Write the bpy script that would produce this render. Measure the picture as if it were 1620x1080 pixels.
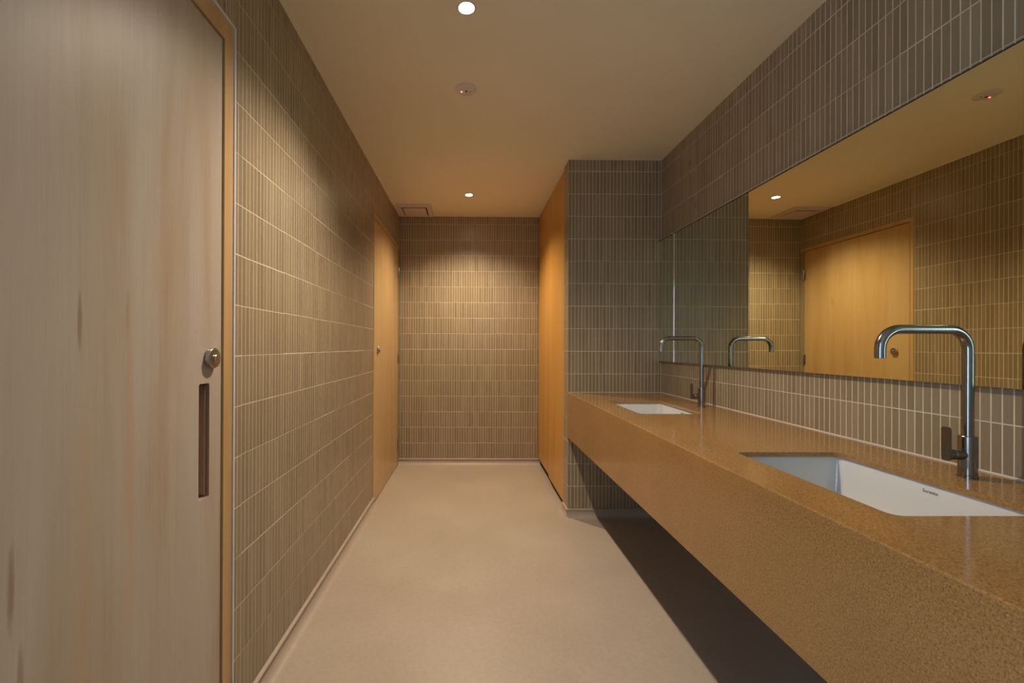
import bpy, bmesh, math, random
from mathutils import Vector, Matrix

# ------------------------------------------------------------------ clear
for o in list(bpy.data.objects):
    bpy.data.objects.remove(o, do_unlink=True)
scene = bpy.context.scene
C = scene.collection
random.seed(7)

# ------------------------------------------------------------------ camera (image taken as 1620 x 1080)
FPX, CX, CY = 705.15, 753.41, 546.48
YAW, PITCH, ROLL, HC = 0.0119, 0.0012, 0.0037, 1.1221
r1 = Vector((math.cos(YAW), -math.sin(YAW), 0))
fw = Vector((math.sin(YAW), math.cos(YAW), 0))
up = Vector((0, 0, 1))
y2 = math.cos(PITCH) * fw + math.sin(PITCH) * up
z2 = -math.sin(PITCH) * fw + math.cos(PITCH) * up
rgt = math.cos(ROLL) * r1 + math.sin(ROLL) * z2
upv = math.cos(ROLL) * z2 - math.sin(ROLL) * r1
cd = bpy.data.cameras.new('camera')
cam = bpy.data.objects.new('camera', cd)
C.objects.link(cam)
mw = Matrix((rgt, upv, -y2)).transposed().to_4x4()
mw.translation = Vector((0, 0, HC))
cam.matrix_world = mw
cd.sensor_fit = 'HORIZONTAL'
cd.sensor_width = 36.0
cd.lens = FPX / 1620 * 36
cd.shift_x = (810 - CX) / 1620
cd.shift_y = (CY - 540) / 1620
cd.clip_start = 0.02
scene.camera = cam

# ------------------------------------------------------------------ world, daylight, exposure
SKY_STRENGTH = 3.7
LAMP_NEAR_W, LAMP_FAR_W = 59.0, 56.0
LAMP_NEAR_COL, LAMP_FAR_COL = (1.0, 0.84, 0.655), (1.0, 0.79, 0.55)
wd = bpy.data.worlds.new('overcast_sky')
scene.world = wd
wd.use_nodes = True
bg = wd.node_tree.nodes['Background']
bg.inputs[0].default_value = (0.45, 0.69, 1.0, 1)
bg.inputs[1].default_value = SKY_STRENGTH
vs = scene.view_settings
vs.view_transform = 'Standard'
vs.look = 'None'
vs.gamma = 1.0
vs.use_curve_mapping = False
vs.exposure = 1.1
scene.cycles.max_bounces = 12
scene.cycles.diffuse_bounces = 8
scene.cycles.glossy_bounces = 6

# ------------------------------------------------------------------ room dimensions (metres; Y runs away from the camera)
XL, XR, XP = -0.6847, 1.2529, 0.6387          # left wall, right wall, pier corner
YB, YF, YN = 4.2339, 2.9255, -1.50            # back wall, pier face, wall behind the camera
ZC = 2.3514
TW, TH, Z0 = 0.0230, 0.148, 0.2035            # tile pitch, row pitch, height of the lowest row joint
CTOP, CBOT = 0.8207, 0.5254                   # counter
MXF, MZ0, MZ1 = 1.2368, 1.0294, 1.8125        # mirror face, bottom, top
SKIRT = 0.050
XQ = 0.6430                                   # cupboard door faces
D1 = (0.29, 1.2330, 1.9630)                   # near door leaf: y0, y1, top
D2 = (3.1720, 4.1860, 2.0250)                 # far door leaf

# portal in the window behind the camera
pd = bpy.data.lights.new('window_daylight_portal', 'AREA')
pd.shape = 'RECTANGLE'; pd.size = 0.90; pd.size_y = 1.50
pd.cycles.is_portal = True
po = bpy.data.objects.new('window_daylight_portal', pd)
po.location = (XL - 0.07, -0.70, 1.30)
po.rotation_euler = (math.radians(90), 0, math.radians(-90))
C.objects.link(po)

# ------------------------------------------------------------------ helpers
def mesh_obj(name, me, mat=None, parent=None, loc=(0, 0, 0)):
    o = bpy.data.objects.new(name, me)
    C.objects.link(o)
    o.location = loc
    if mat is not None and not me.materials:
        me.materials.append(mat)
    if parent is not None:
        o.parent = parent
    return o

def obj(name, bm, mat, parent=None, loc=(0, 0, 0), smooth=False, angle=None):
    bmesh.ops.recalc_face_normals(bm, faces=bm.faces[:])
    me = bpy.data.meshes.new(name)
    bm.to_mesh(me); bm.free()
    if smooth:
        for p in me.polygons:
            p.use_smooth = True
        if angle:
            me.set_sharp_from_angle(angle=math.radians(angle))
    return mesh_obj(name, me, mat, parent, loc)

def tag(o, label, cat, group=None, kind=None):
    o['label'] = label; o['category'] = cat
    if group: o['group'] = group
    if kind: o['kind'] = kind
    return o

def thing(name, label, cat, loc=(0, 0, 0), group=None, kind=None):
    o = bpy.data.objects.new(name, None)
    C.objects.link(o)
    o.location = loc
    o.empty_display_size = 0.05
    return tag(o, label, cat, group, kind)

def box(bm, x0, x1, y0, y1, z0, z1, bev=0.0, seg=2):
    vs_ = [bm.verts.new((x, y, z)) for x in (x0, x1) for y in (y0, y1) for z in (z0, z1)]
    q = [(0, 1, 3, 2), (4, 6, 7, 5), (0, 4, 5, 1), (2, 3, 7, 6), (0, 2, 6, 4), (1, 5, 7, 3)]
    fs = [bm.faces.new([vs_[i] for i in f]) for f in q]
    if bev:
        es = list({e for f in fs for e in f.edges})
        bmesh.ops.bevel(bm, geom=es, offset=bev, segments=seg, affect='EDGES', clamp_overlap=True)
    return bm

def bx(*a, **k):
    return box(bmesh.new(), *a, **k)

def frame_of(d):
    d = Vector(d).normalized()
    a = Vector((0, 0, 1)) if abs(d.z) < 0.9 else Vector((0, 1, 0))
    u = d.cross(a).normalized()
    return d, u, d.cross(u).normalized()

def lathe(bm, org, axis, prof, n=40, cap0=True, cap1=True):
    """prof: [(distance along axis, radius)]"""
    d, u, v = frame_of(axis); org = Vector(org)
    rings = []
    for t, r in prof:
        rings.append([bm.verts.new(org + d * t + (u * math.cos(2 * math.pi * i / n) + v * math.sin(2 * math.pi * i / n)) * r) for i in range(n)])
    for a, b in zip(rings, rings[1:]):
        for i in range(n):
            j = (i + 1) % n
            bm.faces.new((a[i], a[j], b[j], b[i]))
    if cap0: bm.faces.new(rings[0][::-1])
    if cap1: bm.faces.new(rings[-1])
    return bm

def tube(bm, pts, r, n=28, caps=True):
    pts = [Vector(p) for p in pts]
    rings = []
    d, u, v = frame_of(pts[1] - pts[0])
    for k, p in enumerate(pts):
        t = (pts[min(k + 1, len(pts) - 1)] - pts[max(k - 1, 0)]).normalized()
        q = d.rotation_difference(t)
        u = (q @ u).normalized(); d = t; v = d.cross(u).normalized()
        rings.append([bm.verts.new(p + (u * math.cos(2 * math.pi * i / n) + v * math.sin(2 * math.pi * i / n)) * r) for i in range(n)])
    for a, b in zip(rings, rings[1:]):
        for i in range(n):
            j = (i + 1) % n
            bm.faces.new((a[i], a[j], b[j], b[i]))
    if caps:
        bm.faces.new(rings[0][::-1]); bm.faces.new(rings[-1])
    return bm

def rrect(x0, x1, y0, y1, r, n=6):
    pts = []
    for cx, cy, a in ((x1 - r, y1 - r, 0), (x0 + r, y1 - r, 90), (x0 + r, y0 + r, 180), (x1 - r, y0 + r, 270)):
        for i in range(n + 1):
            t = math.radians(a + 90 * i / n)
            pts.append((cx + r * math.cos(t), cy + r * math.sin(t)))
    return pts

def sweep(bm, path, prof, side=1):
    """profile [(out, z)] swept along an XY polyline with mitred corners; out is to the left of travel times side"""
    P = [Vector(p) for p in path]
    rings = []
    for k, p in enumerate(P):
        ns = []
        if k > 0:
            t = (P[k] - P[k - 1]).normalized(); ns.append(Vector((-t.y, t.x)) * side)
        if k < len(P) - 1:
            t = (P[k + 1] - P[k]).normalized(); ns.append(Vector((-t.y, t.x)) * side)
        m = sum(ns, Vector((0, 0))).normalized()
        m = m / m.dot(ns[0])
        rings.append([bm.verts.new((p.x + m.x * o, p.y + m.y * o, z)) for o, z in prof])
    n = len(prof)
    for a, b in zip(rings, rings[1:]):
        for i in range(n):
            j = (i + 1) % n
            bm.faces.new((a[i], a[j], b[j], b[i]))
    bm.faces.new(rings[0][::-1]); bm.faces.new(rings[-1])
    return bm

# ------------------------------------------------------------------ materials
def new_mat(name, col=(0.5, 0.5, 0.5), rough=0.5, metal=0.0, spec=0.5, emit=None, es=0.0, coat=0.0):
    m = bpy.data.materials.new(name)
    m.use_nodes = True
    b = m.node_tree.nodes['Principled BSDF']
    b.inputs['Base Color'].default_value = (*col, 1)
    b.inputs['Roughness'].default_value = rough
    b.inputs['Metallic'].default_value = metal
    b.inputs['Specular IOR Level'].default_value = spec
    b.inputs['Coat Weight'].default_value = coat
    if emit:
        b.inputs['Emission Color'].default_value = (*emit, 1)
        b.inputs['Emission Strength'].default_value = es
    return m

class NT:
    def __init__(self, m):
        self.t = m.node_tree; self.b = self.t.nodes['Principled BSDF']
    def n(self, kind, **kw):
        nd = self.t.nodes.new(kind)
        for k, v in kw.items():
            if k in nd.inputs.keys() if isinstance(k, str) else False:
                pass
            setattr(nd, k, v)
        return nd
    def link(self, a, b):
        self.t.links.new(a, b)
    def coord(self, scale=(1, 1, 1), which='Object'):
        tc = self.t.nodes.new('ShaderNodeTexCoord'); mp = self.t.nodes.new('ShaderNodeMapping')
        mp.inputs['Scale'].default_value = scale
        self.link(tc.outputs[which], mp.inputs['Vector'])
        return mp.outputs['Vector']
    def noise(self, vec, scale=5, detail=4, rough=0.55, dist=0.0):
        nd = self.t.nodes.new('ShaderNodeTexNoise')
        nd.inputs['Scale'].default_value = scale; nd.inputs['Detail'].default_value = detail
        nd.inputs['Roughness'].default_value = rough; nd.inputs['Distortion'].default_value = dist
        self.link(vec, nd.inputs['Vector'])
        return nd.outputs['Fac']
    def ramp(self, fac, stops, mode='LINEAR'):
        nd = self.t.nodes.new('ShaderNodeValToRGB'); cr = nd.color_ramp
        cr.interpolation = mode
        while len(cr.elements) < len(stops): cr.elements.new(0.5)
        for e, (p, c) in zip(cr.elements, stops):
            e.position = p; e.color = (*c, 1) if len(c) == 3 else c
        self.link(fac, nd.inputs['Fac'])
        return nd.outputs['Color']
    def mix(self, fac, a, b, mode='MIX'):
        nd = self.t.nodes.new('ShaderNodeMix'); nd.data_type = 'RGBA'; nd.blend_type = mode
        if hasattr(fac, 'links'): self.link(fac, nd.inputs[0])
        else: nd.inputs[0].default_value = fac
        for s, v in ((nd.inputs[6], a), (nd.inputs[7], b)):
            if hasattr(v, 'links'): self.link(v, s)
            else: s.default_value = (*v, 1)
        return nd.outputs[2]
    def math(self, op, a, b=None):
        nd = self.t.nodes.new('ShaderNodeMath'); nd.operation = op
        for s, v in zip(nd.inputs, (a, b)):
            if v is None: continue
            if hasattr(v, 'links'): self.link(v, s)
            else: s.default_value = v
        return nd.outputs[0]
    def bump(self, h, strength=0.1, dist=0.01):
        nd = self.t.nodes.new('ShaderNodeBump')
        nd.inputs['Strength'].default_value = strength; nd.inputs['Distance'].default_value = dist
        self.link(h, nd.inputs['Height']); self.link(nd.outputs['Normal'], self.b.inputs['Normal'])
    def color(self, c): self.link(c, self.b.inputs['Base Color'])
    def rough(self, c): self.link(c, self.b.inputs['Roughness'])

def g(v): return (v, v, v)

M = {}
# glazed taupe finger tile: each tile has its own shade; fine vertical streaks
m = M['tile'] = new_mat('taupe_glazed_tile', rough=0.3, spec=0.5); n = NT(m)
at = n.n('ShaderNodeAttribute'); at.attribute_name = 'shade'
base = n.ramp(at.outputs['Fac'], [(0.0, (0.228, 0.178, 0.108)), (0.5, (0.272, 0.214, 0.136)), (1.0, (0.316, 0.252, 0.166))])
st = n.noise(n.coord((260, 260, 5)), 1.0, 3, 0.6)
sc_ = n.ramp(st, [(0.3, g(0.93)), (0.7, g(1.06))])
n.color(n.mix(1.0, base, sc_, 'MULTIPLY'))
n.rough(n.ramp(n.noise(n.coord((120, 120, 8)), 1.0, 2), [(0.3, g(0.26)), (0.7, g(0.40))]))
n.bump(st, 0.05, 0.002)

m = M['grout'] = new_mat('cream_grout', rough=0.85, spec=0.2); n = NT(m)
n.color(n.ramp(n.noise(n.coord(), 14, 5), [(0.3, (0.58, 0.51, 0.39)), (0.7, (0.67, 0.60, 0.47))]))

m = M['ceiling'] = new_mat('matt_off_white_paint', rough=0.6, spec=0.3); n = NT(m)
n.color(n.ramp(n.noise(n.coord(), 1.5, 3), [(0.3, (0.83, 0.755, 0.58)), (0.7, (0.86, 0.785, 0.61))]))

m = M['floor'] = new_mat('beige_resin_floor', rough=0.36, spec=0.4); n = NT(m)
a = n.noise(n.coord(), 2.2, 6, 0.6); b_ = n.noise(n.coord(), 55, 3)
col = n.ramp(a, [(0.3, (0.395, 0.328, 0.264)), (0.7, (0.442, 0.370, 0.302))])
n.color(n.mix(1.0, col, n.ramp(b_, [(0.35, g(0.96)), (0.65, g(1.03))]), 'MULTIPLY'))
sp = n.noise(n.coord(), 9, 4, 0.6)
n.rough(n.ramp(a, [(0.3, g(0.32)), (0.7, g(0.46))]))
n.bump(sp, 0.03, 0.004)

m = M['stone'] = new_mat('speckled_brown_quartz', rough=0.12, spec=0.5); n = NT(m)
a = n.noise(n.coord(), 330, 3, 0.7)
base = n.ramp(a, [(0.30, (0.165, 0.083, 0.027)), (0.48, (0.320, 0.172, 0.060)), (0.60, (0.365, 0.205, 0.078)), (0.74, (0.490, 0.315, 0.145))])
b_ = n.noise(n.coord(), 3, 2)
n.color(n.mix(1.0, base, n.ramp(b_, [(0.3, g(0.95)), (0.7, g(1.05))]), 'MULTIPLY'))

def wood(name, dark, mid, light, rough=0.42, axis=(1, 1, 1), knots=(), seed=0.0, coat=0.0):
    m = new_mat(name, rough=rough, spec=0.4, coat=coat); n = NT(m)
    def vec(s):
        tc = n.t.nodes.new('ShaderNodeTexCoord'); mp = n.t.nodes.new('ShaderNodeMapping')
        mp.inputs['Scale'].default_value = s; mp.inputs['Location'].default_value = (seed, seed * 1.7, seed * 0.3)
        n.link(tc.outputs['Object'], mp.inputs['Vector']); return mp.outputs['Vector']
    broad = n.noise(vec((7, 7, 0.55)), 1.0, 4, 0.55, 0.8)
    fine = n.noise(vec((75, 75, 1.8)), 1.0, 5, 0.65, 0.3)
    hair = n.noise(vec((420, 420, 12)), 1.0, 2, 0.5)
    c = n.ramp(broad, [(0.28, dark), (0.5, mid), (0.75, light)])
    c = n.mix(1.0, c, n.ramp(fine, [(0.25, (0.94, 0.915, 0.88)), (0.5, g(1.0)), (0.75, (1.03, 1.03, 1.03))]), 'MULTIPLY')
    c = n.mix(1.0, c, n.ramp(hair, [(0.3, g(0.975)), (0.7, g(1.02))]), 'MULTIPLY')
    if knots:
        wob = n.noise(vec((60, 60, 9)), 1.0, 3, 0.6)
        for (y, z, sy, sz, k, kc) in knots:
            tc = n.t.nodes.new('ShaderNodeTexCoord'); sep = n.t.nodes.new('ShaderNodeSeparateXYZ')
            n.link(tc.outputs['Object'], sep.inputs[0])
            dy = n.math('DIVIDE', n.math('SUBTRACT', sep.outputs[1], y), sy)
            dz = n.math('DIVIDE', n.math('SUBTRACT', sep.outputs[2], z), sz)
            d = n.math('ADD', n.math('ADD', n.math('MULTIPLY', dy, dy), n.math('MULTIPLY', dz, dz)), n.math('MULTIPLY', n.math('SUBTRACT', wob, 0.5), 2.2))
            f = n.ramp(d, [(0.0, g(k)), (0.35, g(k * 0.7)), (1.0, g(0.0))])
            c = n.mix(f, c, kc)
    n.color(c)
    n.bump(fine, 0.03, 0.001)
    return m

KN = [(0.790, 1.163, 0.0055, 0.055, 0.6, (0.24, 0.13, 0.06)), (0.675, 0.760, 0.007, 0.08, 0.6, (0.24, 0.13, 0.06)),
      (0.690, 0.600, 0.006, 0.07, 0.5, (0.25, 0.13, 0.06)), (0.900, 1.18, 0.008, 0.06, 0.45, (0.42, 0.24, 0.11)), (0.905, 0.80, 0.022, 0.36, 0.35, (0.52, 0.30, 0.15)), (0.80, 0.70, 0.02, 0.5, 0.25, (0.52, 0.33, 0.16))]
M['door_near'] = wood('pale_plywood_veneer', (0.41, 0.305, 0.20), (0.465, 0.39, 0.325), (0.505, 0.45, 0.405), 0.4, knots=KN)
M['frame_wood'] = wood('birch_door_frame', (0.46, 0.28, 0.12), (0.52, 0.335, 0.155), (0.58, 0.39, 0.20), 0.4, seed=3.1)
M['door_far'] = wood('honey_plywood_veneer', (0.45, 0.29, 0.115), (0.51, 0.345, 0.165), (0.57, 0.41, 0.22), 0.33, seed=5.3,
                     knots=[(3.86, 1.52, 0.02, 0.05, 0.5, (0.42, 0.20, 0.06))])
M['cupboard'] = wood('orange_plywood_veneer', (0.50, 0.235, 0.034), (0.55, 0.280, 0.055), (0.60, 0.33, 0.085), 0.36, seed=9.7)
M['pull'] = wood('dark_laminated_edge', (0.27, 0.17, 0.13), (0.38, 0.26, 0.21), (0.48, 0.35, 0.29), 0.55, seed=2.0)
M['board'] = new_mat('dark_moisture_board', (0.05, 0.04, 0.03), 0.7)  # unseen counter underside, made near-black to cut bounce light beneath it
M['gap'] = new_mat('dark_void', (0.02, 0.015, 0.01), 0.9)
M['alu'] = new_mat('pale_grey_edge_trim', (0.60, 0.62, 0.70), 0.45, 0.0)
m = M['steel'] = new_mat('brushed_gunmetal_steel', (0.30, 0.285, 0.275), 0.2, 1.0); n = NT(m)
n.rough(n.ramp(n.noise(n.coord((300, 300, 20)), 1.0, 2), [(0.3, g(0.15)), (0.7, g(0.25))]))
M['steel_dark'] = new_mat('dark_brushed_steel', (0.22, 0.205, 0.195), 0.3, 1.0)
M['lock_steel'] = new_mat('satin_lock_steel', (0.44, 0.425, 0.415), 0.3, 1.0)
M['taupe'] = new_mat('taupe_metal_jamb', (0.30, 0.245, 0.20), 0.45)
M['green'] = new_mat('green_vacant_indicator', (0.01, 0.16, 0.035), 0.4)
M['mirror'] = new_mat('silvered_mirror_glass', (0.76, 0.765, 0.57), 0.0, 1.0)
M['mirror_edge'] = new_mat('mirror_glass_edge', (0.05, 0.08, 0.065), 0.15)
M['chrome'] = new_mat('polished_joint_strip', (0.82, 0.82, 0.82), 0.08, 1.0)
M['ceramic'] = new_mat('white_glazed_ceramic', (0.62, 0.62, 0.62), 0.12, 0.0, 0.5)
M['drain'] = new_mat('drain_chrome', (0.6, 0.6, 0.6), 0.15, 1.0)
M['ink'] = new_mat('black_print', (0.03, 0.03, 0.035), 0.5)
M['plastic'] = new_mat('white_plastic', (0.70, 0.60, 0.57), 0.45)
M['seal'] = new_mat('white_sealant', (0.66, 0.60, 0.52), 0.5)
M['lamp'] = new_mat('downlight_lens', (0.9, 0.9, 0.9), 0.3, emit=(1.0, 0.90, 0.74), es=28.0)
M['led'] = new_mat('red_led', (0.6, 0.02, 0.02), 0.3, emit=(1.0, 0.08, 0.09), es=5.0)
M['led_dim'] = new_mat('red_sensor_eye', (0.16, 0.01, 0.015), 0.3)
M['plaster'] = new_mat('off_white_plaster', (0.62, 0.57, 0.49), 0.7, spec=0.3)

# ------------------------------------------------------------------ tiling
GR, TREC, TBEV = 0.0030, 0.0004, 0.0003
_cache = {}
QUADS = [(8, 9, 10, 11)] + [(4 + i, 4 + (i + 1) % 4, 8 + (i + 1) % 4, 8 + i) for i in range(4)] + [(i, (i + 1) % 4, 4 + (i + 1) % 4, 4 + i) for i in range(4)]

def tile_verts(a, b, U, N, c):
    """a x b tile, width along U, height along Z, face along N, centred at c on the wall face"""
    out = []
    for da, dn in ((0, -TREC - 0.002), (0, -TBEV), (TBEV, 0.0)):
        for su, sz in ((-1, -1), (1, -1), (1, 1), (-1, 1)):
            out.append(c + U * (su * (a / 2 - da)) + Vector((0, 0, sz * (b / 2 - da))) + N * dn)
    return out

def make_tile_mesh(a, b, U, N, var):
    key = (round(a, 4), round(b, 4), tuple(U), tuple(N), var)
    if key not in _cache:
        me = bpy.data.meshes.new('tile')
        me.from_pydata([tuple(v) for v in tile_verts(a, b, U, N, Vector((0, 0, 0)))], [], QUADS)
        at = me.attributes.new('shade', 'FLOAT', 'FACE')
        for d in at.data: d.value = (var + 0.5) / 8
        me.materials.append(M['tile'])
        _cache[key] = me
    return _cache[key]

def project(p):
    d = Vector(p) - Vector((0, 0, HC))
    dep = d.dot(y2)
    if dep < 0.05: return None
    return (CX + FPX * d.dot(rgt) / dep, CY - FPX * d.dot(upv) / dep, dep)

def tile_wall(wall, plane, U, N, regions, phase, n_single, hidden=None):
    """plane: point on the tile face; regions: (u0,u1,z0,z1,plane,U,N,phase)"""
    rnd = random.Random(hash(wall.name) % 1000 + 5 if False else len(wall.name) * 13)
    tiles = []
    jit = {}
    for (u0, u1, za, zb, pl, U, N, ph) in regions:
        pl, U, N = Vector(pl), Vector(U), Vector(N)
        k0 = math.floor((u0 - ph) / TW); k1 = math.ceil((u1 - ph) / TW)
        j0 = math.floor((za - Z0) / TH); j1 = math.ceil((zb - Z0) / TH)
        for k in range(k0, k1):
            a0, a1 = max(u0, ph + k * TW) , min(u1, ph + (k + 1) * TW)
            a = a1 - a0 - GR
            if a < 0.003: continue
            for j in range(j0, j1):
                b0, b1 = max(za, Z0 + j * TH), min(zb, Z0 + (j + 1) * TH)
                b = b1 - b0 - GR
                if b < 0.003: continue
                full = b > TH - GR - 1e-4
                key = (k // 13, j // 2, tuple(N))
                if key not in jit:
                    jit[key] = (rnd.uniform(-1, 1), rnd.uniform(-1, 1))
                dz = jit[key][0] * 0.0011 if full else 0.0
                du = rnd.gauss(0, 0.00022)
                c = pl + U * ((a0 + a1) / 2 + du) + Vector((0, 0, (b0 + b1) / 2 + dz))
                var = min(7, max(0, int(round(3.5 + rnd.gauss(0, 1.7) + jit[key][1] * 0.7))))
                tiles.append((c, a, b, U, N, var))
    scored = []
    for i, (c, a, b, U, N, var) in enumerate(tiles):
        if hidden and hidden(c, N): continue
        cs = [project(c + U * (s * a / 2) + Vector((0, 0, t * b / 2))) for s, t in ((-1, -1), (1, -1), (1, 1), (-1, 1))]
        if any(q is None for q in cs): continue
        mx = sum(q[0] for q in cs) / 4; my = sum(q[1] for q in cs) / 4
        if not (0 < mx < 1620 and 0 < my < 1080): continue
        area = 0.5 * abs(sum(cs[q][0] * cs[(q + 1) % 4][1] - cs[(q + 1) % 4][0] * cs[q][1] for q in range(4)))
        scored.append((area, i))
    scored.sort(key=lambda s: -s[0])
    single = {i for _a, i in scored[:n_single]}
    vts, fcs, shade = [], [], []
    for i, (c, a, b, U, N, var) in enumerate(tiles):
        if i in single:
            o = bpy.data.objects.new('tile', make_tile_mesh(a, b, U, N, var))
            o.location = c; o.parent = wall
            C.objects.link(o)
        else:
            base = len(vts)
            vts.extend(tuple(v) for v in tile_verts(a, b, U, N, c))
            fcs.extend(tuple(base + q for q in f) for f in QUADS)
            shade.extend([(var + 0.5) / 8] * len(QUADS))
    me = bpy.data.meshes.new('tile_field')
    me.from_pydata(vts, [], fcs)
    at = me.attributes.new('shade', 'FLOAT', 'FACE')
    at.data.foreach_set('value', shade)
    o = mesh_obj('tile_field', me, M['tile'], wall)
    o['kind'] = 'stuff'
    return len(single)

# ------------------------------------------------------------------ structure
WT = 0.12
bm = bx(XL - WT, XR + WT, YN - WT, YB + WT, -0.10, 0.0)
tag(obj('floor', bm, M['floor']), 'smooth beige resin floor of the washroom', 'floor', kind='structure')
bm = bx(XL - WT, XR + WT, YN - WT, YB + WT, ZC, ZC + 0.10)
ceiling = tag(obj('ceiling', bm, M['ceiling']), 'plain off-white painted flat ceiling', 'ceiling', kind='structure')

FR = 0.045                                   # door frame width
A1 = (D1[0] - FR - 0.004, D1[1] + FR + 0.004, D1[2] + FR + 0.017)   # wall opening, near door
A2 = (D2[0] - 0.030, YB, D2[2] + 0.030)      # wall opening, far door
TRIM = 0.012
# left wall: grout bed in pieces round both door openings, and a skin behind the openings
gx = XL - TREC
OY0, OY1, OZ0, OZ = -1.15, -0.25, 0.55, 2.05     # window to daylight, left wall behind the viewpoint
bm = bmesh.new()
for y0, y1, za, zb in ((YN - WT, OY0, 0, ZC), (OY0, OY1, OZ, ZC), (OY0, OY1, 0, OZ0), (OY1, A1[0], 0, ZC), (A1[0], A1[1], A1[2], ZC), (A1[1], A2[0], 0, ZC), (A2[0], YB + WT, A2[2], ZC)):
    box(bm, XL - WT, gx, y0, y1, za, zb)
box(bm, XL - WT - 0.03, XL - WT, OY1 + 0.1, YB + WT, 0, ZC)
wall_left = tag(obj('wall_left', bm, M['grout']), 'long left wall of taupe finger tiles between the two plywood doors', 'wall', kind='structure')
PL, UL, NL = (XL, 0, 0), (0, 1, 0), (1, 0, 0)
nL = 1.3408
tile_wall(wall_left, None, None, None, [
    (A1[1] + 0.001, A2[0] - 0.001, SKIRT, ZC, PL, UL, NL, nL),
    (A1[0], A1[1] + 0.001, A1[2] + 0.001, ZC, PL, UL, NL, nL),
    (A2[0] - 0.001, YB, A2[2] + 0.001, ZC, PL, UL, NL, nL),
    (YN, OY0, SKIRT, ZC, PL, UL, NL, nL), (OY0, OY1, OZ + 0.001, ZC, PL, UL, NL, nL), (OY0, OY1, SKIRT, OZ0 - 0.001, PL, UL, NL, nL), (OY1, A1[0], SKIRT, ZC, PL, UL, NL, nL)], nL, 300)

# back wall
bm = bx(XL - WT, XR + WT, YB + TREC, YB + WT, 0, ZC)
wall_back = tag(obj('wall_back', bm, M['grout']), 'narrow taupe tiled end wall lit by the far downlight', 'wall', kind='structure')
tile_wall(wall_back, None, None, None, [(XL, XQ + 0.03, SKIRT, ZC, (0, YB, 0), (1, 0, 0), (0, -1, 0), XL - 0.0012)], 0, 300,
          hidden=lambda c, N: c.x > XQ - 0.01 or not (0.30 < c.z < 1.75))

# pier
bm = bx(XP + TREC, XR + WT, YF + TREC, 3.055, 0, ZC)
box(bm, XP + 0.08, XR + WT, 3.055, YB + TREC, 0, ZC)
wall_pier = tag(obj('wall_pier', bm, M['grout']), 'projecting tiled wall at the far end of the counter', 'wall', kind='structure')
tile_wall(wall_pier, None, None, None, [
    (XP, XR, SKIRT, ZC, (0, YF, 0), (1, 0, 0), (0, -1, 0), XP - 0.0012),
    (YF, 3.055, SKIRT, ZC, (XP, 0, 0), (0, 1, 0), (-1, 0, 0), YF - 0.0012)], 0, 300,
          hidden=lambda c, N: N.x < -0.5 or (CBOT - 0.09 < c.z < CTOP) or (c.z < CBOT and c.x > 0.68 + (CBOT - c.z) * 0.95))

# right wall
bm = bx(XR + TREC, XR + WT, YN - WT, YF + TREC, 0, ZC)
wall_right = tag(obj('wall_right', bm, M['grout']), 'taupe tiled right wall behind the mirror and counter', 'wall', kind='structure')
nR = 1.2892
PR, UR, NR = (XR, 0, 0), (0, 1, 0), (-1, 0, 0)
tile_wall(wall_right, None, None, None, [
    (YN, YF, MZ1 - 0.0, ZC, PR, UR, NR, nR),
    (YN, YF, CTOP + 0.003, MZ0 + 0.05, PR, UR, NR, nR),
    (YN, YF, SKIRT, CBOT - 0.005, PR, UR, NR, nR)], 0, 300, hidden=lambda c, N: c.z < CTOP)
bm = bx(XR - 0.0025, XR + 0.0005, YN + 0.002, YF, CTOP, CTOP + 0.0022)
obj('sealant_line', bm, M['seal'], wall_right)
bm = bx(XP + 0.003, XR, YF - 0.0025, YF + 0.0005, CTOP, CTOP + 0.0022)
obj('sealant_line', bm, M['seal'], wall_pier)

# wall behind the camera; the daylight window is in the left wall
bm = bx(XL - WT, XR + WT, YN - WT, YN, 0, ZC)
tag(obj('wall_front', bm, M['plaster']), 'plain plaster wall behind the viewpoint', 'wall', kind='structure')
t = thing('window_1', 'timber framed open window behind the viewpoint', 'window', (XL, 0, 0), kind='structure')
obj('window_frame', bx(-WT, 0.004, OY0, OY0 + 0.03, OZ0 + 0.03, OZ - 0.03), M['frame_wood'], t)
obj('window_frame', bx(-WT, 0.004, OY1 - 0.03, OY1, OZ0 + 0.03, OZ - 0.03), M['frame_wood'], t)
obj('window_head', bx(-WT, 0.004, OY0, OY1, OZ - 0.03, OZ), M['frame_wood'], t)
obj('window_sill', bx(-WT, 0.020, OY0, OY1, OZ0, OZ0 + 0.03), M['frame_wood'], t)

# thin shadow trim where the left wall meets the ceiling
bm = bx(XL, XL + 0.010, 0.0 + YN, 3.84, ZC - 0.006, ZC)
tag(obj('trim_1', bm, M['ceiling']), 'thin painted bead where left wall meets ceiling', 'trim', kind='structure')

# coved skirting, floor colour, with a rounded bead on top
def skirting(name, path, side, label):
    prof = [(0.0, 0.0), (0.040, 0.0)] + [(0.040 - 0.032 * math.sin(math.radians(q)), 0.032 - 0.032 * math.cos(math.radians(q))) for q in (10, 22, 34, 46, 58, 70, 82, 90)] + [(0.008, SKIRT - 0.004), (0.0, SKIRT - 0.004)]
    o = obj(name, sweep(bmesh.new(), path, prof, side), M['floor'], smooth=True, angle=35)
    tag(o, label, 'skirting', kind='structure')
    bp = [(0.0, SKIRT - 0.006)] + [(0.004 + 0.0085 * math.cos(t), SKIRT + 0.0005 + 0.0068 * math.sin(t)) for t in [math.radians(-80 + 20 * i) for i in range(9)]] + [(0.0, SKIRT + 0.0073)]
    obj('bead', sweep(bmesh.new(), path, bp, side), M['floor'], o, smooth=True, angle=40)
skirting('baseboard_left', [(XL, A1[1] + TRIM), (XL, A2[0])], -1, 'coved beige skirting with rounded bead along left wall')
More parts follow.
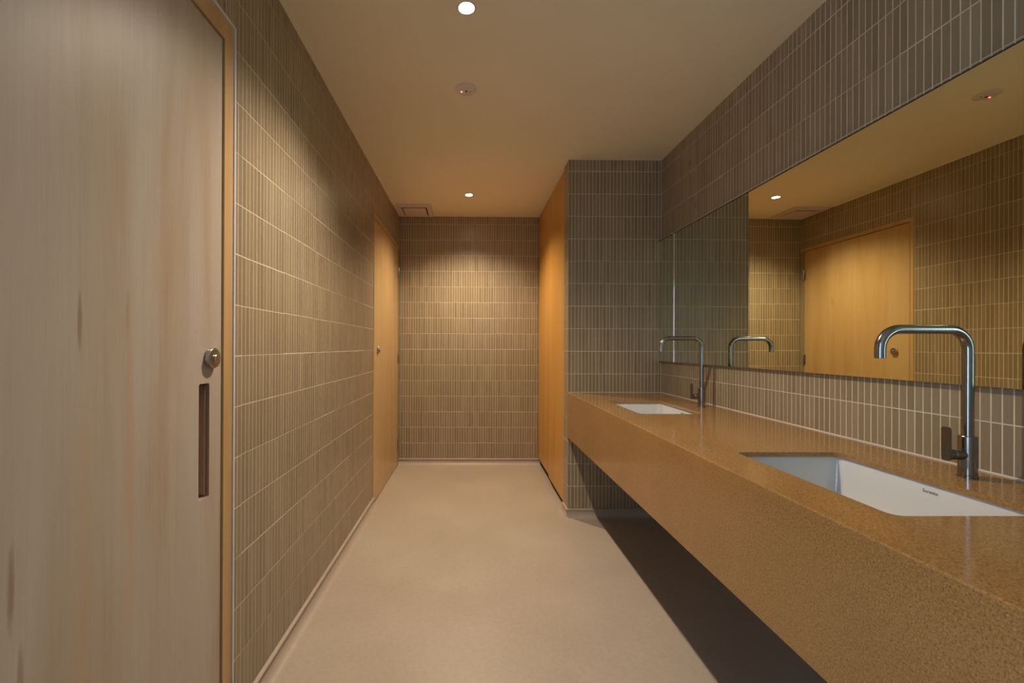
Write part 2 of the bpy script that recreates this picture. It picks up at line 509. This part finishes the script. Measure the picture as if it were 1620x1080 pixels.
skirting('baseboard_back', [(XL, YB), (XQ + 0.02, YB)], -1, 'coved beige skirting with rounded bead under end wall')
skirting('baseboard_pier', [(XP, 3.055), (XP, YF), (XR, YF)], -1, 'coved beige skirting wrapping the corner of projecting wall')
skirting('baseboard_right', [(XR, YN + 0.1), (XR, YF - 0.055)], 1, 'coved beige skirting along right wall under the counter')

# ------------------------------------------------------------------ doors
def lock(parent, y, z, r=0.0265):
    """round privacy lock on a door leaf, local to the door's origin; sticks out along +X"""
    bm = lathe(bmesh.new(), (0.0, y, z), (1, 0, 0), [(0, r * 0.96), (0.001, r), (0.0105, r), (0.0125, r * 0.95), (0.0128, r * 0.9)], 48)
    lk = obj('lock', bm, M['lock_steel'], parent, smooth=True, angle=30)
    bm = lathe(bmesh.new(), (0.0128, y, z - 0.002), (1, 0, 0), [(0, 0.0105), (0.004, 0.0105), (0.0052, 0.0095)], 32)
    obj('turn_knob', bm, M['lock_steel'], lk, smooth=True, angle=30)
    bm = bmesh.new()
    n = 14; a, b = [], []
    for i in range(n + 1):
        t = math.radians(62 + 56 * i / n)
        a.append(bm.verts.new((0.0132, y + 0.0205 * math.cos(t), z + 0.0205 * math.sin(t))))
        b.append(bm.verts.new((0.0132, y + 0.0150 * math.cos(t), z + 0.0150 * math.sin(t))))
    for i in range(n):
        bm.faces.new((a[i], a[i + 1], b[i + 1], b[i]))
    ex = bmesh.ops.extrude_face_region(bm, geom=bm.faces[:])
    bmesh.ops.translate(bm, verts=[v for v in ex['geom'] if isinstance(v, bmesh.types.BMVert)], vec=(-0.0008, 0, 0))
    ind = obj('indicator', bm, M['green'], lk)
    ind['label'] = 'green crescent vacancy indicator'
    return lk

def hinge(parent, y, z, dx=0.002):
    h = obj('hinge', lathe(bmesh.new(), (0.007, y, z - 0.05), (0, 0, 1), [(0, 0.005), (0.002, 0.0065), (0.098, 0.0065), (0.1, 0.005)], 16), M['lock_steel'], parent, smooth=True, angle=40)
    obj('hinge_leaf', bx(0.0, dx, y - 0.022, y + 0.018, z - 0.05, z + 0.05), M['lock_steel'], h)
    return h

# near door (fills the left of the picture)
d1 = thing('door_1', 'large pale plywood door with finger pull at near left', 'door', (XL, 0, 0), kind='structure')
y0, y1, zt = D1; fx = 0.0035
hy0, hy1, hz0, hz1 = 1.134, 1.1795, 0.7255, 1.0230
def leaf_with_hole(y0, y1, z0, z1, h, th, face):
    bm = bmesh.new()
    outer = [(y0, z0), (y1, z0), (y1, z1), (y0, z1)]
    hole = rrect(h[0], h[1], h[2], h[3], 0.006, 4)
    def ring(pts, x): return [bm.verts.new((x, p[0], p[1])) for p in pts]
    of, hf = ring(outer, face), ring(hole, face)
    ob, hb = ring(outer, face - th), ring(hole, face - th + 0.004)
    nh = len(hole); q = nh // 4
    # hole ring starts at the (y1, z1) corner going counter-clockwise: quarters match outer corners 2,3,0,1
    cor = [of[2], of[3], of[0], of[1]]
    for c in range(4):
        seg = hf[c * q:(c + 1) * q]
        for a, b in zip(seg, seg[1:]):
            bm.faces.new((cor[c], a, b))
        bm.faces.new((cor[c], seg[-1], hf[((c + 1) * q) % nh], cor[(c + 1) % 4]))
    for i in range(4):
        j = (i + 1) % 4
        bm.faces.new((of[i], of[j], ob[j], ob[i]))
    bm.faces.new(ob)
    return bm, hole
bm, hole = leaf_with_hole(y0, y1, 0.008, zt, (hy0, hy1, hz0, hz1), 0.042, -0.002)
obj('door_leaf', bm, M['door_near'], d1)
# pocket of the pull
bm = bmesh.new()
fr_ = [bm.verts.new((-0.0022, p[0], p[1])) for p in hole]
bk_ = [bm.verts.new((-0.032, p[0], p[1])) for p in hole]
for i in range(len(hole)):
    j = (i + 1) % len(hole)
    bm.faces.new((fr_[i], fr_[j], bk_[j], bk_[i]))
bm.faces.new(bk_)
fp = obj('finger_pull', bm, M['pull'], d1)
fp['label'] = 'tall narrow dark recessed finger pull'
obj('pull_edge', bx(-0.031, -0.010, hy1 - 0.0075, hy1 - 0.0005, hz0 + 0.006, hz1 - 0.006, bev=0.001), M['pull'], fp)
lock(d1, 1.1804, 1.0885)
def door_frame(d, y0, y1, zt, fw_, ft, mat, proud, gap=0.004):
    obj('jamb', bx(-0.10, proud, y0 - fw_ - gap, y0 - gap, 0.0, zt + gap), mat, d)
    obj('jamb', bx(-0.10, proud, y1 + gap, y1 + gap + fw_, 0.0, zt + gap), mat, d)
    obj('head_jamb', bx(-0.10, proud, y0 - fw_ - gap, y1 + gap + fw_, zt + gap, zt + gap + ft), mat, d)
    bm = bmesh.new()
    box(bm, -0.060, -0.0455, y0 - gap, y1 + gap, 0.0, zt + gap)
    obj('door_stop', bm, M['gap'], d)
door_frame(d1, y0, y1, zt, FR, FR + 0.013, M['frame_wood'], fx)
# satin aluminium edge trim between frame and tiles
yt = y1 + 0.004 + FR; yz = y0 - 0.004 - FR; zz = zt + 0.004 + FR + 0.013
bm = bmesh.new(); box(bm, -0.003, fx + 0.0035, yt, yt + 0.0085, 0.0, zz + 0.0085, bev=0.0008)
obj('edge_trim', bm, M['alu'], d1)
bm = bmesh.new(); box(bm, -0.003, fx + 0.0035, yz - 0.0085, yt, zz, zz + 0.0085, bev=0.0008)
obj('edge_trim', bm, M['alu'], d1)
for z in (0.22, 1.0, 1.78): hinge(d1, D1[0] - 0.002, z)

# far door
d2 = thing('door_2', 'honey plywood door at the far end of left wall', 'door', (XL, 0, 0), kind='structure')
y0, y1, zt = D2
obj('door_leaf', bx(-0.040, 0.0, y0, y1, 0.008, zt, bev=0.001), M['door_far'], d2)
lock(d2, 3.285, 1.095)
obj('jamb', bx(-0.10, 0.0025, y0 - 0.030, y0 - 0.005, 0.0, zt + 0.005), M['frame_wood'], d2)
obj('jamb', bx(-0.10, 0.0025, y1 + 0.005, YB - 0.001, 0.0, zt + 0.005), M['taupe'], d2)
obj('head_jamb', bx(-0.10, 0.0025, y0 - 0.030, YB - 0.001, zt + 0.005, zt + 0.030), M['frame_wood'], d2)
obj('door_stop', bx(-0.062, -0.042, y0 - 0.005, y1 + 0.005, 0.0, zt + 0.005), M['gap'], d2)
for z in (0.205, 1.008, 1.808): hinge(d2, y1 + 0.003, z)

# ------------------------------------------------------------------ tall cupboard between pier and end wall
cb = thing('tall_cupboard', 'ceiling-high orange plywood cupboard with two flush doors opposite honey door', 'cupboard', (XQ, 3.645, 0))
obj('carcass', bx(0.022, 0.075, 3.058 - 3.645, YB - 0.004 - 3.645, 0.0, ZC - 0.004), M['gap'], cb)
obj('door', bx(0.0, 0.020, 3.0585 - 3.645, 3.664 - 3.645, 0.048, ZC - 0.014, bev=0.0008), M['cupboard'], cb)
obj('door', bx(0.0, 0.020, 3.668 - 3.645, YB - 0.006 - 3.645, 0.066, ZC - 0.014, bev=0.0008), M['cupboard'], cb)

# ------------------------------------------------------------------ counter
SINKS = (1.030, 2.234)
SX0, SX1, SHALF, SRAD = 0.7600, 1.0580, 0.2405, 0.022
CY0, CY1 = YN + 0.02, YF - 0.001
ct = thing('vanity_counter', 'long wall-hung speckled brown stone counter with deep apron', 'counter', (XP, 0, CBOT))
THK = 0.013
def slab_with_holes():
    bm = bmesh.new()
    x0, x1 = 0.0, XR - XP - 0.0005
    ztop, zb = CTOP - CBOT, CTOP - CBOT - THK
    bands = []
    ys = [CY0] + [v for c in SINKS for v in (c - SHALF - 0.05, c + SHALF + 0.05)] + [CY1]
    for z in (ztop, zb):
        for i in range(0, len(ys) - 1):
            a, b = ys[i], ys[i + 1]
            if i % 2 == 0:
                bm.faces.new([bm.verts.new(p) for p in ((x0, a, z), (x1, a, z), (x1, b, z), (x0, b, z))])
            else:
                c = (a + b) / 2
                hole = rrect(SX0 - XP, SX1 - XP, c - SHALF, c + SHALF, SRAD, 6)
                hv = [bm.verts.new((p[0], p[1], z)) for p in hole]
                cor = [bm.verts.new(p) for p in ((x1, b, z), (x0, b, z), (x0, a, z), (x1, a, z))]
                q = len(hole) // 4
                for k in range(4):
                    seg = hv[k * q:(k + 1) * q]
                    for u, v in zip(seg, seg[1:]): bm.faces.new((cor[k], u, v))
                    bm.faces.new((cor[k], seg[-1], hv[((k + 1) * q) % len(hv)], cor[(k + 1) % 4]))
                if z == ztop: bands.append(hole)
    for hole in bands:
        t_ = [bm.verts.new((p[0], p[1], ztop)) for p in hole]; b_ = [bm.verts.new((p[0], p[1], zb)) for p in hole]
        for i in range(len(hole)):
            j = (i + 1) % len(hole)
            bm.faces.new((t_[i], b_[i], b_[j], t_[j]))
    bmesh.ops.remove_doubles(bm, verts=bm.verts[:], dist=1e-5)
    return bm
obj('worktop', slab_with_holes(), M['stone'], ct)
H = CTOP - CBOT
# apron with a small arris on its upper edge
prof = [(0.020, 0.0), (0.0, 0.0), (0.0, H - 0.0015), (0.0, H - THK), (0.020, H - THK)]
bm = bmesh.new()
pr_ = [(0.0, 0.0), (-0.0025, 0.0012), (-0.0025, H - 0.0034), (-0.0016, H - 0.0010), (0.0, H - 0.00005), (0.0, H - THK), (0.018, H - THK - 0.0002), (0.018, 0.0)]
va = [bm.verts.new((x, CY0, z)) for x, z in pr_]; vb = [bm.verts.new((x, CY1, z)) for x, z in pr_]
for i in range(len(pr_)):
    j = (i + 1) % len(pr_); bm.faces.new((va[i], va[j], vb[j], vb[i]))
bm.faces.new(va[::-1]); bm.faces.new(vb)
obj('apron', bm, M['stone'], ct)
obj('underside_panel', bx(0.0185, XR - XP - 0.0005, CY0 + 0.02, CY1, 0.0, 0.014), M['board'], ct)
obj('end_panel', bx(0.0185, XR - XP - 0.0005, CY0, CY0 + 0.0195, 0.0, H - THK - 0.0004), M['stone'], ct)

# ------------------------------------------------------------------ basins
def text_mesh(s, size):
    cu = bpy.data.curves.new('lettering', 'FONT'); cu.body = s; cu.size = size; cu.align_x = 'CENTER'; cu.align_y = 'CENTER'
    cu.extrude = 0.0002; cu.resolution_u = 3; cu.space_character = 1.02
    tmp = bpy.data.objects.new('tmp_text', cu); C.objects.link(tmp)
    bpy.context.view_layer.update()
    me = bpy.data.meshes.new_from_object(tmp.evaluated_get(bpy.context.evaluated_depsgraph_get()))
    bpy.data.objects.remove(tmp, do_unlink=True)
    me.name = 'lettering'
    me.materials.clear(); me.materials.append(M['ink'])
    return me
TXT = text_mesh('Sorento', 0.0106)
def basin(c, label):
    ztop = CTOP - THK - 0.0012
    t = thing('sink_basin', label, 'sink', ((SX0 + SX1) / 2, c, ztop), group='undermount basins in the counter')
    hx, hy = (SX1 - SX0) / 2, SHALF
    levels = [(0.0, 0.006, 0.028), (-0.004, 0.0045, 0.028), (-0.060, -0.002, 0.032), (-0.110, -0.009, 0.040), (-0.132, -0.019, 0.045), (-0.142, -0.036, 0.045), (-0.146, -0.070, 0.04)]
    bm = bmesh.new(); rings = []
    # outer skin first (from the rim down), then the inner skin
    outer = [(-0.157, -0.045, 0.045), (-0.135, 0.004, 0.05), (-0.012, 0.016, 0.035), (-0.012, 0.030, 0.035), (0.0, 0.030, 0.035)]
    for z, gq, r in outer + levels:
        rings.append([bm.verts.new((p[0], p[1], z)) for p in rrect(-hx - gq, hx + gq, -hy - gq, hy + gq, max(r, 0.01), 7)])
    for a, b in zip(rings, rings[1:]):
        k = len(a)
        for i in range(k):
            j = (i + 1) % k; bm.faces.new((a[i], a[j], b[j], b[i]))
    bm.faces.new(rings[0][::-1]); bm.faces.new(rings[-1])
    bo = obj('bowl', bm, M['ceramic'], t, smooth=True, angle=50)
    obj('drain', lathe(bmesh.new(), (0.02, 0, -0.1462), (0, 0, 1), [(0, 0.031), (0.002, 0.031), (0.0035, 0.026), (0.002, 0.018), (0.002, 0.0)][:4], 32), M['drain'], t, smooth=True, angle=40)
    lt = mesh_obj('lettering', TXT, None, t)
    # printed on the wall-side face; reads from the far end to the near end
    xz = -0.0175
    ang = math.atan2(0.0065, 0.056)
    lt.matrix_basis = Matrix.Translation((hx + 0.0045 - 0.0065 * (-(xz + 0.004) / 0.056) - 0.0003, -0.014, xz)) @ Matrix(((0, math.sin(ang), -math.cos(ang), 0), (-1, 0, 0, 0), (0, math.cos(ang), math.sin(ang), 0), (0, 0, 0, 1)))
    lt['label'] = 'small black maker lettering'
    return t
basin(SINKS[0], 'white rectangular undermount basin nearest the viewer, the larger in the picture')
basin(SINKS[1], 'white rectangular undermount basin beside the projecting tiled wall')

# ------------------------------------------------------------------ taps
def make_tap(y, label):
    t = thing('basin_tap', label, 'tap', (1.1640, y, CTOP), group='tall gooseneck basin taps')
    bm = lathe(bmesh.new(), (0, 0, 0), (0, 0, 1), [(0, 0.0185), (0.0045, 0.0185), (0.0055, 0.0168), (0.0945, 0.0168), (0.096, 0.0158), (0.096, 0.011)], 48)
    obj('body', bm, M['steel'], t, smooth=True, angle=30)
    R = 0.046; top = 0.3445; reach = 0.208; r = 0.0108
    pts = [(0, 0, 0.092), (0, 0, 0.18), (0, 0, top - R - 0.01)]
    pts += [(-R + R * math.cos(a), 0, top - R + R * math.sin(a)) for a in [math.radians(9 * i) for i in range(11)]]
    pts += [(-reach / 2, 0, top)]
    pts += [(-reach + R - R * math.sin(a), 0, top - R + R * math.cos(a)) for a in [math.radians(9 * i) for i in range(11)]]
    pts += [(-reach, 0, top - R - 0.012), (-reach, 0, 0.277)]
    sp = obj('spout', tube(bmesh.new(), pts, r, 32), M['steel'], t, smooth=True, angle=40)
    obj('aerator', lathe(bmesh.new(), (-reach, 0, 0.2765), (0, 0, 1), [(0, 0.0085), (0.003, 0.0085)], 24), M['gap'], sp)
    # horizontal valve boss and upright lever plate, on the user's side
    bm = lathe(bmesh.new(), (-0.012, 0, 0.052), (-1, 0, 0), [(0, 0.0118), (0.022, 0.0118), (0.0235, 0.0108), (0.0245, 0.0108), (0.026, 0.0118), (0.036, 0.0118), (0.037, 0.010)], 32)
    hb = obj('handle', bm, M['steel_dark'], t, smooth=True, angle=30)
    bm = bmesh.new()
    out = rrect(-0.0095, 0.0095, 0.038, 0.117, 0.0055, 5)
    va = [bm.verts.new((-0.0485, p[0], p[1])) for p in out]; vb = [bm.verts.new((-0.0535, p[0], p[1])) for p in out]
    for i in range(len(out)):
        j = (i + 1) % len(out); bm.faces.new((va[i], va[j], vb[j], vb[i]))
    bm.faces.new(va[::-1]); bm.faces.new(vb)
    bmesh.ops.bevel(bm, geom=[e for e in bm.edges if abs(e.verts[0].co.x - e.verts[1].co.x) < 1e-6], offset=0.0008, segments=2, affect='EDGES')
    obj('lever', bm, M['steel_dark'], hb, smooth=True, angle=40)
    return t
make_tap(SINKS[0], 'brushed dark steel gooseneck tap nearest the viewer')
make_tap(SINKS[1], 'brushed dark steel gooseneck tap at the far basin')

# ------------------------------------------------------------------ mirror
mr = thing('wall_mirror', 'long frameless wall mirror above the stone counter', 'mirror', (MXF, 0, MZ0))
HM = MZ1 - MZ0
SEAM = 2.7105
for ya, yb in ((SEAM + 0.001, YF - 0.0035), (-1.2, SEAM - 0.001)):
    pn = obj('mirror_panel', bx(0.0, 0.0006, ya, yb, 0.0, HM), M['mirror'], mr)
    obj('backing', bx(0.0007, XR - MXF - 0.0007, ya, yb, 0.0005, HM - 0.0005), M['mirror_edge'], pn)
bm = bmesh.new()
N_ = 10; ra, rb = [], []
for i in range(N_ + 1):
    a = math.pi * i / N_
    y_, x_ = SEAM + 0.012 * math.cos(a), -0.006 * math.sin(a)
    ra.append(bm.verts.new((x_, y_, 0.0))); rb.append(bm.verts.new((x_, y_, HM)))
for i in range(N_): bm.faces.new((ra[i], ra[i + 1], rb[i + 1], rb[i]))
bm.faces.new((ra[-1], ra[0], rb[0], rb[-1])); bm.faces.new(ra); bm.faces.new(rb)
obj('joint_strip', bm, M['chrome'], mr, smooth=True, angle=50)

obj('edge_channel', bx(-0.0008, 0.006, -1.2, YF - 0.004, HM + 0.0002, HM + 0.0032), M['gap'], mr)  # near-black strip standing in for the shadow line along the glass top edge

# ------------------------------------------------------------------ ceiling fittings
def downlight(x, y, label, watts, colour):
    t = thing('ceiling_downlight', label, 'downlight', (x, y, ZC), group='recessed ceiling downlights')
    bm = lathe(bmesh.new(), (0, 0, 0), (0, 0, -1), [(-0.0, 0.036), (0.002, 0.036), (0.003, 0.034), (0.003, 0.029), (0.0005, 0.027)], 48, True, False)
    obj('trim_ring', bm, M['plastic'], t, smooth=True, angle=30)
    bm = lathe(bmesh.new(), (0, 0, -0.0006), (0, 0, -1), [(0, 0.0265), (0.0012, 0.0265), (0.002, 0.022), (0.0024, 0.010)], 40)
    obj('lens', bm, M['lamp'], t, smooth=True, angle=30)
    ld = bpy.data.lights.new('downlight_beam', 'SPOT')
    ld.energy = watts; ld.color = colour
    ld.spot_size = math.radians(132); ld.spot_blend = 1.0; ld.shadow_soft_size = 0.022
    lo = bpy.data.objects.new('downlight_beam', ld); C.objects.link(lo)
    lo.parent = t; lo.location = (0, 0, -0.028)
    return t
downlight(-0.0205, 1.6184, 'small bright downlight at the top edge, nearest the viewer', LAMP_NEAR_W, LAMP_NEAR_COL)
downlight(-0.0205, 3.6218, 'small bright downlight close to the tiled end wall', LAMP_FAR_W, LAMP_FAR_COL)

t = thing('ceiling_sensor', 'round white sensor with a red light flush on ceiling between downlights', 'sensor', (-0.0285, 2.1310, ZC))
bm = lathe(bmesh.new(), (0, 0, 0), (0, 0, -1), [(0, 0.051), (0.003, 0.051), (0.0055, 0.048), (0.0075, 0.036), (0.008, 0.02)], 56)
obj('housing', bm, M['plastic'], t, smooth=True, angle=30)
def dome(x, y, r, m_, name):
    obj(name, lathe(bmesh.new(), (x, y, -0.0078), (0, 0, -1), [(0, r), (r * 0.5, r * 0.85), (r * 0.8, r * 0.4)], 20), m_, t, smooth=True)
dome(-0.021, 0.010, 0.0038, M['led'], 'red_light')
dome(0.001, 0.006, 0.0055, M['led_dim'], 'sensor_eye')
dome(0.021, 0.010, 0.0028, M['gap'], 'sensor_eye')

t = thing('exhaust_vent', 'square cream ceiling vent in the far left corner', 'vent', (-0.505, 4.025, ZC))
W2, D2_ = 0.152, 0.165
bm = bmesh.new()
def ringbox(bm, xo, yo, xi, yi, z0, z1):
    o0 = [(-xo, -yo), (xo, -yo), (xo, yo), (-xo, yo)]; i0 = [(-xi, -yi), (xi, -yi), (xi, yi), (-xi, yi)]
    V = {}
    for k, (ol, z) in enumerate(((o0, z0), (o0, z1), (i0, z0), (i0, z1))):
        V[k] = [bm.verts.new((p[0], p[1], z)) for p in ol]
    for i in range(4):
        j = (i + 1) % 4
        bm.faces.new((V[0][i], V[0][j], V[1][j], V[1][i])); bm.faces.new((V[2][i], V[3][i], V[3][j], V[2][j]))
        bm.faces.new((V[0][i], V[2][i], V[2][j], V[0][j])); bm.faces.new((V[1][i], V[1][j], V[3][j], V[3][i]))
ringbox(bm, W2, D2_, 0.112, 0.122, -0.020, 0.0)
bmesh.ops.recalc_face_normals(bm, faces=bm.faces[:])
bmesh.ops.bevel(bm, geom=[e for e in bm.edges if all(v.co.z < -0.01 for v in e.verts) and all(abs(v.co.x) > 0.13 for v in e.verts)], offset=0.006, segments=3, affect='EDGES')
obj('vent_frame', bm, M['plastic'], t)
obj('vent_cavity', bx(-0.113, 0.113, -0.123, 0.123, -0.003, -0.0005), M['gap'], t)
obj('cover_panel', bx(-0.100, 0.100, -0.098, 0.117, -0.0198, -0.0172), M['plastic'], t)
